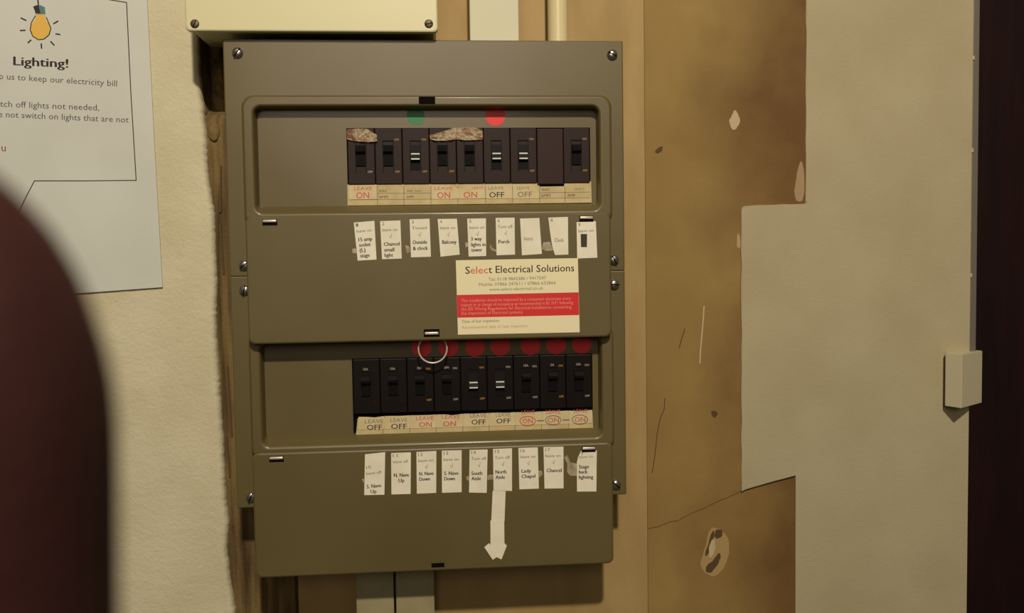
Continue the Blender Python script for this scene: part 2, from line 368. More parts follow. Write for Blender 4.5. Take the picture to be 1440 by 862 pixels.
for px, py in ((274, 33.5), (603, 33.5)):
    p = at(px, py, jy); screw((p.x, jy, p.z), 0.0039, M['dark_steel'], jb, random.uniform(-.4, 1.2), 0.0012)
    screw((p.x, jy, jz1 - 0.010), 0.0039, M['dark_steel'], jb, random.uniform(-.4, 1.2), 0.0012)

# trunking and conduit above
def trunk(name, pxl, pxr, y, depth, z0, z1, m, label, cat='trunking', grp=None):
    a, b = at(pxl, y, -depth).x, at(pxr, y, -depth).x
    t = empty(name, ((a + b) / 2, 0, z0), label, cat, grp)
    bx('trunking_channel', a + .0006, b - .0006, -depth + .004, -0.0005, z0, z1, m, t, .0006)
    bx('trunking_lid', a, b, -depth, -depth + .0042, z0, z1, m, t, .0009); return t, a, b
_, ta, tb_ = trunk('cable_trunking', 660.5, 729.5, 25, 0.040, 0.0136, 0.55, M['white_plastic'], 'white plastic cable trunking rising from the top of the upper fuse box')
p = at(784.7, 25, -0.028); cd = empty('conduit_pipe', (p.x, 0, 0.012), 'round cream plastic conduit pipe rising from the top right of the upper fuse box', 'pipe')
bm = bmesh.new(); lathe(bm, [(0.0098, 0.0135 + k * .02) for k in range(28)], (p.x, -0.026, 0), 40, 'z')
for f_ in [q for q in bm.faces if len(q.verts) > 4]: bm.faces.remove(f_)
mesh_obj('pipe_tube', bm, M['cream_plastic'], cd, True)
bx('pipe_saddle', p.x - .004, p.x + .004, -0.017, -0.0004, 0.20, 0.212, M['cream_plastic'], cd)
t1, _, _ = trunk('cable_trunking', 501, 554, 845, 0.030, -0.95, -0.424, M['grey_plastic'], 'left one of two dusty grey trunkings below the lower fuse box', grp='grey trunkings below the fuse boxes')
t2, _, _ = trunk('cable_trunking', 557, 611, 845, 0.030, -0.95, -0.424, M['grey_plastic'], 'right one of two dusty grey trunkings below the lower fuse box', grp='grey trunkings below the fuse boxes')

# ------------------------------------------------------------------ the two fuse boxes
OFF = -214.8
def unit(dz, label, states, marks, ring):
    t = empty('fuse_box', (0.17, 0, (-95 + dz) / 1000), label, 'fuse box', 'olive steel fuse boxes')
    def Lp(x0, x1, z0, z1, r_, y): return (x0 / 1000, x1 / 1000, (z0 + dz) / 1000, (z1 + dz) / 1000, r_ / 1000, P + y / 1000)
    bm = bmesh.new(); X0, X1, Z0, Z1 = -12.5, 354.0, -201.9, 13.0
    loft(bm, [Lp(X0, X1, Z0, Z1, 1.2, 59.7), Lp(X0, X1, Z0, Z1, 1.2, 1.2), Lp(X0 + .35, X1 - .35, Z0 + .35, Z1 - .35, 1.2, .35), Lp(X0 + 1.2, X1 - 1.2, Z0 + 1.2, Z1 - 1.2, 1.2, 0), Lp(6, 339, -154, -41, 9, 0)], True)
    mesh_obj('enclosure', bm, M['olive'], t)
    bm = bmesh.new()
    loft(bm, [Lp(14.6, 329.0, -137.5, -49.4, 3, 10.5), Lp(14.5, 329.1, -138.5, -49.2, 4, 6), Lp(14.4, 329.1, -141, -49.0, 5, 2), Lp(14.0, 329.5, -142.8, -48.6, 6, -1), Lp(13.6, 330, -144, -48.2, 7, -3), Lp(12.8, 330.8, -145.2, -47.5, 8, -4.4), Lp(11.4, 332, -146.8, -46.3, 9, -5), Lp(11.1, 332.3, -147.1, -46.0, 9, -5), Lp(5.9, 339.1, -154.7, -40.9, 10, -5),
              Lp(5.6, 339.4, -155, -40.6, 10, -5), Lp(4.2, 340.8, -156.4, -39.2, 11, -4.4), Lp(3.2, 341.8, -157.4, -38.2, 11, -3), Lp(3, 342, -157.6, -38, 11, -1.0), Lp(2.4, 342.6, -158.2, -37.4, 11, 0.3)], n=8)
    fr = mesh_obj('cover_frame', bm, M['olive'], t, True)
    bm = bmesh.new(); box(bm, .163, .178, P - .0052, P + .001, (-46.4 + dz) / 1000, (-39.6 + dz) / 1000); mesh_obj('latch_slot', bm, M['hole'], fr)
    # inner panel with an opening for the breakers
    bm = bmesh.new(); loft(bm, [Lp(13, 331, -142, -47, 2, 9.2), Lp(95.2, 323.6, -137.6, -66, .3, 9.2), Lp(95.2, 323.6, -137.6, -66, .3, 15)], n=2)
    ip = mesh_obj('inner_panel', bm, M['olive'], t)
    bm = bmesh.new(); loft(bm, [Lp(95.2, 323.6, -137.6, -66, .3, 15), Lp(95.2, 323.6, -137.6, -66, .3, 16)], True, True, n=2); mesh_obj('opening_back', bm, M['hole'], ip)
    # nine ways
    w = (322.9 - 96.0) / 9
    for k in range(9):
        a = (96.0 + w * k + .15) / 1000; b = (96.0 + w * (k + 1) - .15) / 1000; zt = (-66.6 + dz) / 1000; zb = (-118.2 + dz) / 1000
        st = states[k]; cx = (a + b) / 2 - 0.0004; zc = (-92 + dz) / 1000
        if st == 'blank':
            bx('blank_cover', a, b, P + .0065, P + .0148, zb - .0012, zt - .0006, M['brown_blank'], t, .0008); continue
        br = bx('circuit_breaker', a, b, P + .0075, P + .0148, zb, zt, M['lower_black'] if dz else M['black'], t, .0007)
        tx0, tx1 = cx - .0043, cx + .0043
        if st == 'on':
            bm = bmesh.new()   # lever leaning up, wedge below
            prof = [(.0045, .0100), (.0005, .0095), (-.0025, .0060), (-.0020, .0035), (.0015, .0010), (.0030, -.0090), (.0045, -.0098)]
        else:
            bm = bmesh.new()
            prof = [(.0050, .0128), (.0046, .0118), (.0040, .0012), (.0012, .0008), (-.0002, -.0030), (.0002, -.0044), (.0038, -.0060), (.0042, -.0130), (.0050, -.0140)]
        A = [bm.verts.new((tx0, P + y + .003, zc + z)) for y, z in prof]; B_ = [bm.verts.new((tx1, P + y + .003, zc + z)) for y, z in prof]
        bm.faces.new(A); bm.faces.new(B_[::-1])
        for i in range(len(A)):
            j = (i + 1) % len(A); bm.faces.new((A[i], B_[i], B_[j], A[j]))
        tg = mesh_obj('toggle', bm, M['toggle'], br)
        # raised moulding lips round the toggle
        bm = bmesh.new()
        for (q0, q1, q2, q3) in ((tx0 - .0009, tx0 - .0001, zc - .0145, zc + .0135), (tx1 + .0001, tx1 + .0009, zc - .0145, zc + .0135), (tx0 - .0009, tx1 + .0009, zc + .0136, zc + .0144)):
            box(bm, q0, q1, P + .0066, P + .008, q2, q3)
        mesh_obj('toggle_surround', bm, M['toggle'], br)
        if st == 'off':  # two pale bars across each off toggle
            for z, y in ((.0014, P + .0040), (-.0034, P + .0030)): bx('toggle_bar', tx0 + .0004, tx1 - .0004, y - .0004, y + .0006, zc + z - .0006, zc + z + .0006, M['white_line'], br)
        mk = marks[k]
        if mk:
            if mk[0]:
                bm = bmesh.new(); vs, fs, x0, x1, top = glyphs(mk[0], .02); s = 0.0030
                ww = (x1 - x0) * s; nv = [bm.verts.new((cx - ww / 2 + (v.x - x0) * s, P + .0072, zc + .0150 + v.y * s)) for v in vs]
                for q in fs: bm.faces.new([nv[i] for i in q])
                mesh_obj('rating_print', bm, M['silver'], br)
            for s_, zz in (('ON', .0142), ('OFF', -.0155)):
                bm = bmesh.new()
                vs, fs, x0, x1, top = glyphs(s_, .02); s = 0.0027
                nv = [bm.verts.new((tx1 + .0016 + (v.x - x0) * s, P + .0072, zc + zz + v.y * s)) for v in vs]
                for q in fs: bm.faces.new([nv[i] for i in q])
                mesh_obj('position_print', bm, M[mk[1]], br)
    # lid hanging open in front of the lower half
    L0, L1, LZ0, LZ1 = 6.0, 338.0, -263.2, -147.6
    bm = bmesh.new()
    loft(bm, [Lp(L0, L1, LZ0, LZ1, 6, -8), Lp(L0, L1, LZ0, LZ1, 6, -14), Lp(L0 + .5, L1 - .5, LZ0 + .5, LZ1 - .5, 6, -15.3), Lp(L0 + 1.7, L1 - 1.7, LZ0 + 1.7, LZ1 - 1.7, 5.5, -16)], True, True, n=6)
    lid = mesh_obj('lid', bm, M['olive'], t)
    for hx in (28.0, 315.0):
        bm = bmesh.new(); box(bm, (hx - 6.6) / 1000, (hx + 6.6) / 1000, P - .0163, P - .0155, (-156.2 + dz) / 1000, (-150.6 + dz) / 1000, .0002); mesh_obj('hinge_slot', bm, M['hole'], lid)
        bm = bmesh.new(); box(bm, (hx - 6.2) / 1000, (hx + 6.2) / 1000, P - .0180, P - .0158, (-153.6 + dz) / 1000, (-151.0 + dz) / 1000, .0009, 3); mesh_obj('hinge_tab', bm, M['zinc'], lid, True)
    if ring:
        bm = bmesh.new(); box(bm, .1636, .1780, P - .0164, P - .0155, (-259.6 + dz) / 1000, (-252.6 + dz) / 1000, .0002); mesh_obj('latch_slot', bm, M['hole'], lid)
        bm = bmesh.new(); box(bm, .1645, .1771, P - .0182, P - .0158, (-257.6 + dz) / 1000, (-254.9 + dz) / 1000, .0009, 3); mesh_obj('latch_bar', bm, M['zinc'], lid, True)
        bm = bmesh.new(); c = at(608.5, 490.5, P - .0063); R_, rw = .0132, .00085; rows = []
        for i in range(48):
            A_ = 2 * math.pi * i / 48; rows.append([bm.verts.new((c.x + (R_ + rw * math.cos(q)) * math.cos(A_), c.y + rw * math.sin(q), c.z + (R_ + rw * math.cos(q)) * math.sin(A_))) for q in [2 * math.pi * k / 8 for k in range(8)]])
        for i in range(48):
            a, b = rows[i], rows[(i + 1) % 48]
            for k in range(8): bm.faces.new((a[k], a[(k + 1) % 8], b[(k + 1) % 8], b[k]))
        mesh_obj('pull_ring', bm, M['zinc'], lid, True)
    else:
        bm = bmesh.new(); box(bm, .1665, .1785, P - .0164, P - .0155, (-259.6 + dz) / 1000, (-255.6 + dz) / 1000, .0002); mesh_obj('latch_slot', bm, M['hole'], lid)
    # cover screws
    for (x, z, a) in ((0.6, 0.4, .9), (343.6, 0.0, -.5), (1.0, -191.6, .7), (343.6, -191.6, -1.1)):
        screw((x / 1000, P, (z + dz) / 1000), 0.0050, M['steel'], t, a + (0.4 if dz else 0), 0.0034, 'cover_screw')
    return t
upper_marks = [('', 'silver'), ('', 'gold'), ('', 'gold'), ('', 'gold'), None, None, ('', 'gold'), None, ('', 'gold')]
lower_marks = [('15A', 'silver'), ('15A', 'silver'), ('20A', 'gold'), ('20A', 'silver'), ('', 'gold'), ('', 'silver'), ('15A', 'silver'), ('5A', 'gold'), ('15A', 'silver')]
lower_marks[0] = lower_marks[1] = ('15A', 'black')
U1 = unit(0, 'upper olive steel fuse box with torn paper on its breakers and a pull ring', ['on', 'on', 'off', 'on', 'on', 'off', 'off', 'blank', 'on'], upper_marks, True)
U2 = unit(OFF, 'lower olive steel fuse box with open lid, its breakers shaded by the lid above', ['on', 'on', 'on', 'on', 'off', 'off', 'on', 'on', 'on'], lower_marks, False)

# printed legend strips under the breakers (parts of the fuse boxes)
YS = P + .0092
def legend(U, outline, cells, rowy, skip):
    s = sheet('legend_strip', outline, YS + .0002, .0007, M['strip_card'], U)
    bm = bmesh.new()
    for (xa, ya, xb, yb) in cells:
        p, q = at(xa, ya, YS - .0005), at(xb, yb, YS - .0005); stroke(bm, [(p.x, p.z), (q.x, q.z)], .0006, YS - .0005)
    for (xa, ya, xb, yb) in rowy:
        p, q = at(xa, ya, YS - .0005), at(xb, yb, YS - .0005); stroke(bm, [(p.x, p.z), (q.x, q.z)], .0005, YS - .0005)
    mesh_obj('legend_lines', bm, M['ink_grey'], s)
    return s
cx_ = [488.8, 531, 568, 606, 644, 683, 720.6, 759, 794.5, 831]
s1 = legend(U1, [(488.5, 259.5), (757, 257.5), (759, 262.5), (793, 262), (794, 255), (831, 255), (832, 285), (489, 289)],
            [(x, 262, x, 288) for x in cx_[1:-1]], [(490, 281, 831, 278), (531, 272, 606, 271.5), (759, 271, 831, 270)], None)
text('legend_print', [('WAY', (533, 270.5), (544, 270.3), 4), ('AMPS', (533, 279), (546, 278.8), 4), ('WAY', (572, 270.3), (581, 270), 3.5), ('AMPS', (572, 278.5), (582, 278.3), 3.5),
                      ('WAY', (761, 268.5), (773, 268.2), 4), ('AMPS', (761, 277), (774, 276.7), 4), ('AMP', (798, 276.5), (809, 276.3), 4)], YS - .00056, M['ink'], s1)
text('legend_pencil', [('spare', (808, 267), (822, 266.6), 4), ('bell', (584, 270), (592, 269.8), 4)], YS - .00056, M['ink_grey'], s1)
cl_ = [538.5, 576.4, 613.4, 651, 688, 724.5, 761.5, 799.4]
s2 = legend(U2, [(503, 588), (833, 578), (834, 603.5), (500.6, 613)], [(x, 603 - (x - 500) * .028, x - .3, 612.5 - (x - 500) * .028) for x in cl_], [(502, 604, 833, 594.8)], None)

# handwritten stickers on the strips: things of their own
def hand_sticker(outline, top, bot, ink, label, grp, extra=None):
    o = sheet('handwritten_sticker', outline, YS - .0006, .0003, M['sticker']); tag(o, label, 'sticker', grp)
    items = []
    if top: items.append(('LEAVE', (top[0], top[2]), (top[1], top[2] - .4), top[3]))
    it2 = [(bot[4], (bot[0], bot[2]), (bot[1], bot[2] - .4), bot[3])]
    if top: text('top_word', items, YS - .00095, M['ink_red'] if ink == 'ink_red' else M['ink_grey'], o)
    text('main_word', it2, YS - .00095, M[ink], o, .01)
    return o
G1 = 'handwritten stickers under the upper breakers'; G2 = 'handwritten stickers under the lower breakers'
hand_sticker([(490.8, 260.6), (529, 260), (529.5, 280), (491.5, 280.6)], (498, 523, 267.5, 5), (501, 519, 279, 9, 'ON'), 'ink_red', 'cream sticker reading LEAVE ON in red, leftmost under the upper breakers', G1)
hand_sticker([(607, 260.5), (634, 260), (641, 264), (645.5, 265.5), (646, 279.5), (607.5, 280)], (611, 637, 267, 4.5), (615, 633, 278.8, 9, 'ON'), 'ink_red', 'torn cream sticker reading ON in red below the fourth upper breaker', G1)
hand_sticker([(646, 265.5), (656, 265.5), (664, 262), (681, 260), (682, 279), (646.6, 279.5)], (664, 680, 266, 4), (652, 671, 278.2, 9, 'ON'), 'ink_red', 'torn cream sticker reading ON in red below the fifth upper breaker', G1)
hand_sticker([(683, 259.5), (720, 259), (720.5, 279), (683.5, 279.5)], (687, 708, 266.5, 4.5), (688, 709, 277.8, 8, 'OFF'), 'ink', 'cream sticker reading LEAVE OFF in black below the sixth upper breaker', G1)
hand_sticker([(721, 259), (733, 260), (746, 258.8), (753, 264), (758, 272), (757.5, 279), (721.5, 279.5)], (727, 745, 266.5, 4.5), (728, 748, 277.2, 8, 'OFF'), 'ink_grey', 'torn cream sticker reading LEAVE OFF in grey below the seventh upper breaker', G1)
low = [(504, 541, 'OFF', 'ink', (513, 539, 595.5), (516, 537, 604.5), 'faded black LEAVE OFF, leftmost under the lower breakers'),
       (541, 577, 'OFF', 'ink', (549, 573, 593.5), (550, 572, 603), 'faded black LEAVE OFF, second from the left under the lower breakers'),
       (577, 614, 'ON', 'ink_red', (585, 610, 591), (589, 607, 600.5), 'uncircled red LEAVE ON, below the third lower breaker'),
       (614, 651, 'ON', 'ink_red', (621, 647, 589), (623, 641, 599.5), 'uncircled red LEAVE ON, below the fourth lower breaker'),
       (651, 688, 'OFF', 'ink', (661, 684, 587), (663, 683, 597), 'black LEAVE OFF, below the fifth lower breaker with white lines'),
       (688, 725, 'OFF', 'ink', (697, 718, 586), (698, 718, 595.5), 'black LEAVE OFF, below the sixth lower breaker with white lines'),
       (725, 762, 'ON', 'ink_red', (734, 752, 582.5), (735, 749, 595.5), 'circled red ON, first of the three linked rings'),
       (762, 799, 'ON', 'ink_red', (768, 788, 582), (770, 786, 594.5), 'circled red ON, middle of the three linked rings'),
       (799, 833, 'ON', 'ink_red', (807, 826, 581), (808, 823, 593.5), 'circled red ON, last of the three linked rings at the right end')]
for a, b, w_, ink, tp, bt, lab in low:
    yt = lambda x: 586.3 - (x - 500) * .030; yb = lambda x: 604.5 - (x - 500) * .029
    m_ = (a + b) / 2
    o = hand_sticker([(a + .3, yt(a)), (m_ - 6, yt(m_) + random.uniform(0, 1)), (m_ + 4, yt(m_) + random.uniform(0, 1.6)), (b - .3, yt(b)), (b - .3, yb(b)), (a + .3, yb(a))], (tp[0], tp[1], tp[2], 6), (bt[0], bt[1], bt[2], 7.5, w_), ink, 'cream sticker with ' + lab, G2)
    if 'circled' in lab and 'un' not in lab[:2]:
        c = ((bt[0] + bt[1]) / 2, bt[2] - 3.6)
        pline('pen_ring', [(c[0] + 11 * math.cos(q * math.pi / 10), c[1] + 6.4 * math.sin(q * math.pi / 10)) for q in range(21)], 1.2, YS - .0010, M['ink_grey'] if a != 725 else M['ink_red'], o)
        if a < 790: pline('pen_link', [(c[0] + 13, c[1] - .2), (c[0] + 23, c[1] - .5)], 1.8, YS - .0010, M['ink_grey'], o)

# coloured dots
YP = P + .0092
def dot(px, py, rpx, m, label, grp):
    c = at(px, py, YP); r_ = rpx * .00067; bm = bmesh.new()
    zt = c.z + r_
    pts = [(c.x + r_ * math.cos(a * math.pi / 14), c.z + r_ * math.sin(a * math.pi / 14)) for a in range(28)]
    poly_prism(bm, pts, YP - .0002, YP); return tag(mesh_obj('dot_sticker', bm, m), label, 'sticker', grp)
dot(584.5, 163, 12.5, M['dot_green'], 'green round sticker above the third upper breaker', None)
dot(696.5, 163, 14, M['dot_red'], 'bright red round sticker above the sixth upper breaker', None)
GD = 'red dots above the lower breakers'
for (x, y), l in zip([(593, 488), (631, 487.5), (668, 487.5), (703.5, 486.5), (746, 485.5), (782, 484.5), (818, 483.5)],
    ['leftmost, left of the pull ring centre', 'second, behind the right side of the pull ring', 'third, just right of the pull ring', 'fourth, above the sixth lower breaker', 'fifth, above the seventh lower breaker', 'sixth, second from the right', 'rightmost']):
    dot(x, y, 14.2, M['dot_red'], 'red round sticker below the upper lid, ' + l, GD)

# torn paper on the upper breakers
def torn(pix, seedv, label, grp='torn paper scraps on the upper breakers'):
    c = [at(x, y, P + .0065) for x, y in pix]; bm = bmesh.new()
    vs = [bm.verts.new(v) for v in c]; fc = bm.faces.new(vs)
    bmesh.ops.triangulate(bm, faces=[fc]); bmesh.ops.subdivide_edges(bm, edges=bm.edges[:], cuts=5, use_grid_fill=True)
    for v in bm.verts: v.co.y = P + .0066 - abs(noise.noise(Vector((v.co.x * 230, seedv, v.co.z * 260)))) * .0036
    bmesh.ops.solidify(bm, geom=bm.faces[:], thickness=0.0002)
    return tag(mesh_obj('torn_paper', bm, M['torn']), label, 'paper scrap', grp)
torn([(487.5, 182), (500, 181), (517, 181.5), (524, 186), (530, 190), (530.5, 199), (519, 200), (507, 199.5), (496, 198), (488, 196)], 1.0, 'crumpled torn paper stuck over the top of the leftmost upper breaker')
torn([(604, 190), (616, 187), (630, 183), (637, 179.5), (642, 180), (642, 196), (630, 198), (612, 198), (605, 196)], 2.0, 'torn pointed paper scrap stuck over the top of the fourth upper breaker')
torn([(642.4, 180), (655, 179), (668, 179.5), (678.5, 182), (679, 196.5), (668, 197), (655, 197.5), (642.4, 196)], 3.0, 'torn squarish paper scrap stuck over the top of the fifth upper breaker')

# paper labels on the lids
YL = P - .016
GU = 'white typed labels on the upper lid'; GLo = 'white typed labels on the lower lid'
def paper_label(outline, num, state, lines, label, grp, tint='ink_grey', mid=False, tick=True, bold=True, rx=2.5):
    o = sheet('paper_label', outline, YL, .00018, M['paper']); tag(o, label, 'label', grp)
    (xa, ya), (xb, yb) = outline[0], outline[1]; xd, yd = outline[-1]; H = yd - ya; sk = (xd - xa) / H
    def L(dx, dy, w): # position inside the label
        x = xa + dx + sk * dy; return (x, ya + dy + (yb - ya) * dx / (xb - xa)), (x + w, ya + dy + (yb - ya) * (dx + w) / (xb - xa))
    small = []
    off = 15 if mid else 0
    if num: a, b = L(rx, 6 + off, 3.2 * len(num)); small.append((num, a, b, 4.6))
    if state: a, b = L(rx, 14.5 + off, 21); small.append((state, a, b, 4.4))
    if small: text('small_print', small, YL - .0002, M[tint], o, .005)
    if tick: a, _ = L(12, 18 + off, 1); pline('tick_mark', [(a[0], a[1] + 3), (a[0] + 2, a[1] + 6), (a[0] + 3.5, a[1])], .8, YL - .0002, M['ink_lite'], o)
    items = []
    for s, dx, dy, w in lines: a, b = L(dx, dy, w); items.append((s, a, b, 5.4))
    if items: text('bold_print', items, YL - .0002, M['ink'], o, .02 if bold else 0)
    return o
ul = [
 ([(497.5, 313), (526.5, 310.5), (529.5, 365), (503, 366.5)], '1', 'leave on', [('15 amp', 4, 27, 19), ('socket', 4, 34.5, 16), ('(L)', 4, 42, 8), ('stage', 4, 49.5, 13)], 'reading 15 amp socket stage'),
 ([(534.5, 311), (563, 310), (565, 363.5), (537.3, 364.5)], '2', 'leave on', [('Chancel', 3.5, 35, 22), ('small', 3.5, 43, 14), ('light', 3.5, 50.5, 12)], 'reading Chancel small light'),
 ([(576, 308.5), (604, 307.5), (606, 361), (578, 361.8)], '3', 'Timed', [('Outside', 3, 35, 20), ('& clock', 3, 43.5, 21)], 'reading Outside & clock'),
 ([(615.5, 308), (642.5, 307.5), (646.5, 358), (619.5, 361)], '4', 'leave on', [('Balcony', 3.5, 35, 20)], 'reading Balcony'),
 ([(657, 307.5), (683.3, 307), (683.7, 360), (680, 360.1), (666, 360.5), (659, 360.7)], '5', 'leave on', [('3 way', 4, 31, 15), ('lights in', 4, 39, 20), ('tower', 4, 46.5, 15)], 'reading 3 way lights in tower'),
 ([(697, 306.5), (723.6, 306), (724.2, 358), (698.3, 359)], '6', 'Turn off', [('Porch', 3, 36, 15)], 'reading Porch, slightly yellowed'),
 ([(731.3, 307.3), (758.4, 306.5), (762, 357), (734, 359)], '', '', [('Vestry', 3.5, 31, 13)], 'almost blank with faint Vestry'),
 ([(771, 306), (798.6, 305), (799.2, 358), (780.5, 358.6), (776.5, 346), (774, 330)], '8', '', [('Clock', 4.5, 34.5, 13)], 'with its lower left corner cut away'),
 ([(810.7, 312.5), (837.8, 311), (840, 362.3), (811.7, 363.5)], '9', 'leave on', [], 'with a dark printed rectangle, last on the right')]
for i, (ol, n_, s_, ln, lab) in enumerate(ul):
    tint = 'ink_grey'
    o = paper_label(ol, n_, s_, ln, 'white paper label ' + lab + ', on the upper lid', GU, tint, tick=bool(s_) and i not in (0, 8), bold=i not in (6, 7))
    if i == 8: sheet('printed_rectangle', [(816.5, 329), (825.6, 329), (825.4, 347.5), (817, 347.5)], YL - .00018, .00006, mat('dark_print', (58, 54, 40), .7), o)
ll = [
 ([(513.3, 638.8), (541.7, 635.8), (540.6, 695.6), (512.2, 696.2)], '10', 'leave off', [('S. Nave', 3.5, 48.5, 20), ('Up', 9, 56, 8)], 'reading S. Nave Up, leftmost', True),
 ([(550, 637), (577.8, 636), (577.4, 694.5), (550.5, 695.2)], '11', 'leave off', [('N. Nave', 3.5, 34, 21), ('Up', 10, 41.5, 8)], 'reading N. Nave Up', False),
 ([(585.6, 635.6), (613.6, 634), (613.4, 693), (586.2, 694.2)], '12', 'leave on', [('N. Nave', 3.5, 33.5, 20), ('Down', 3.5, 41, 15)], 'reading N. Nave Down', False),
 ([(621.3, 633.7), (649.2, 633), (649.2, 692), (621.6, 693)], '13', 'leave on', [('S. Nave', 3, 34.5, 20), ('Down', 3, 42, 15)], 'reading S. Nave Down', False),
 ([(660.3, 632.6), (685.7, 632), (684.4, 693), (659.6, 692.5)], '14', 'Turn off', [('South', 3, 35.5, 15), ('Aisle', 3, 43, 13)], 'reading South Aisle', False),
 ([(693.3, 631.3), (720, 630.3), (720, 690.3), (694, 689.8)], '15', 'Turn off', [('North', 3, 35, 15), ('Aisle', 3, 42.5, 13)], 'reading North Aisle, above the paper arrow', False),
 ([(729, 630), (756.2, 629), (757.8, 687), (730.4, 688)], '16', 'leave on', [('Lady', 3.5, 35, 13), ('Chapel', 3.5, 42.5, 19)], 'reading Lady Chapel', False),
 ([(764.3, 628.6), (792.3, 628), (792.5, 686.6), (765.7, 687)], '17', 'leave on', [('Chancel', 3.5, 35.5, 21)], 'reading Chancel alone', False)]
for ol, n_, s_, ln, lab, mid in ll:
    paper_label(ol, n_, s_, ln, 'white paper label ' + lab + ', on the lower lid', GLo, mid=mid, tick=n_ not in ('10', '11'))
paper_label([(811.8, 633), (812.4, 633), (812.4, 691), (811.8, 691)], '', '', [], 'x', None) if False else None
o = sheet('paper_label', [(817.2, 634), (839.2, 633.2), (838.6, 691), (811.4, 691.2), (811.2, 650), (813, 642)], YL, .00018, M['paper'])
tag(o, 'white paper label reading Stage back lighting, rightmost on the lower lid', 'label', GLo)
text('small_print', [('9', (817, 639.5), (820, 639.4), 4.6), ('leave on', (814, 644.5), (834, 643.6), 4.4)], YL - .0002, M['ink_grey'], o)
text('bold_print', [('Stage', (814, 659), (828, 658.5), 5.4), ('back', (814, 666), (826, 665.6), 5.4), ('lighting', (814, 673.5), (834, 673), 5.4)], YL - .0002, M['ink'], o, .02)

# adhesive tape scraps beside the labels
GT = 'dirty clear tape scraps on the lids'
for pix, lab in (([(495, 350), (500, 349), (502, 356), (496, 356)], 'tiny clear tape scrap left of the 15 amp socket label'),
    ([(570, 345), (575, 346), (577.5, 354), (572, 356)], 'small clear tape scrap left of the Outside & clock label'),
    ([(654, 341), (657.5, 341), (658.5, 346), (655, 348)], 'tiny clear tape scrap left of the 3 way lights label'),
    ([(690, 343), (692, 348), (698, 352), (698, 354), (691, 352), (688.5, 347)], 'curved clear tape scrap left of the Porch label'),
    ([(764, 341), (773, 340), (778, 352), (768, 353), (762, 350)], 'clear tape scrap left of the label with the cut corner'),
    ([(509, 673), (512, 673.5), (512, 679), (510, 677)], 'tiny clear tape scrap left of the S. Nave Up label'),
    ([(655.5, 670), (660, 669), (660, 675.5), (656, 675)], 'tiny clear tape scrap left of the South Aisle label'),
    ([(685.5, 669), (690, 667), (693.5, 668), (693.5, 674), (685.5, 675)], 'tiny clear tape scrap between South Aisle and North Aisle labels'),
    ([(757, 662), (762, 662), (763, 667), (758, 672)], 'small pale tape scrap right of the Lady Chapel label'),
    ([(793, 643), (798, 640), (802, 650), (811, 652), (811.2, 669), (802, 669), (797.5, 664), (798, 652)], 'large clear tape scrap between the last two lower labels')):
    tag(sheet('tape_scrap', pix, YL, .0001, M['tape']), lab, 'tape', GT)

# company sticker
cs = sheet('company_sticker', [(641, 366), (812.6, 363), (815.2, 467.2), (644, 470.6)], YL, .00015, M['card'])
tag(cs, 'cream and red rectangular company sticker reading Select Electrical Solutions on the upper lid', 'sticker')
sheet('red_band', [(642.5, 414.8), (813.6, 411), (814.4, 443), (643.4, 446.8)], YL - .00015, .00005, M['red'], cs)
Yc = YL - .00022
text('title_print', [('S', (654.3, 385), (660.8, 384.9), 10.5), ('t Electrical Solutions', (687, 384), (807.3, 381.4), 10.5)], Yc, M['ink'], cs, .012)
text('title_red_print', [('elec', (661.7, 384.8), (686, 384.2), 10.5)], Yc, M['ink_pink'], cs, .012)
text('contact_print', [('Tel: 0118 9842386 / 9417247', (687, 395), (768, 392.6), 4.6), ('Mobile: 07866 247611 / 07866 632866', (673.5, 402.3), (781.5, 399.6), 4.6), ('www.select-electrical.co.uk', (688, 409), (764, 407), 4.4)], Yc, M['ink_grey'], cs)
text('notice_print', [('This installation should be inspected by a competent electrician every', (648.5, 424.8), (803, 421.5), 4.6), ('inspect or at change of occupancy as recommended in BS 7671 following', (648.5, 430.8), (806, 427.4), 4.6),
                      ('the IEE Wiring Regulations for Electrical Installations concerning', (648.5, 436.8), (803.5, 433.4), 4.6), ('the inspection of Electrical systems', (648.5, 442.6), (735, 440.8), 4.6)], Yc, M['on_red'], cs)
text('inspection_print', [('Date of last inspection', (650, 454), (702, 452.6), 4.4)], Yc, M['ink_grey'], cs)
text('next_inspection_print', [('Recommended date of next inspection', (650, 462.4), (742, 460), 4.4)], Yc, mat('faint_red_print', (206, 150, 120), .7), cs)

# paper arrow
ar = empty('paper_arrow', at(701, 740, YL), 'white paper strip arrow pointing down below the North Aisle label', 'arrow')
sheet('arrow_stem', [(692.8, 690), (711, 690.6), (709.4, 733.5), (690.8, 733)], YL, .00015, M['paper'], ar)
sheet('arrow_stem', [(689.6, 732), (709, 731.5), (709.4, 768), (700, 780), (689.8, 770)], YL - .00016, .00015, M['paper'], ar)
sheet('arrow_barb', [(681, 769.4), (687.6, 763.8), (700.5, 779), (699, 783), (693, 787.2)], YL - .00032, .00015, M['paper'], ar)
sheet('arrow_barb', [(709.2, 763.6), (712.8, 767.2), (705.2, 786.6), (698, 783.2), (700, 779)], YL - .00048, .00015, M['paper'], ar)

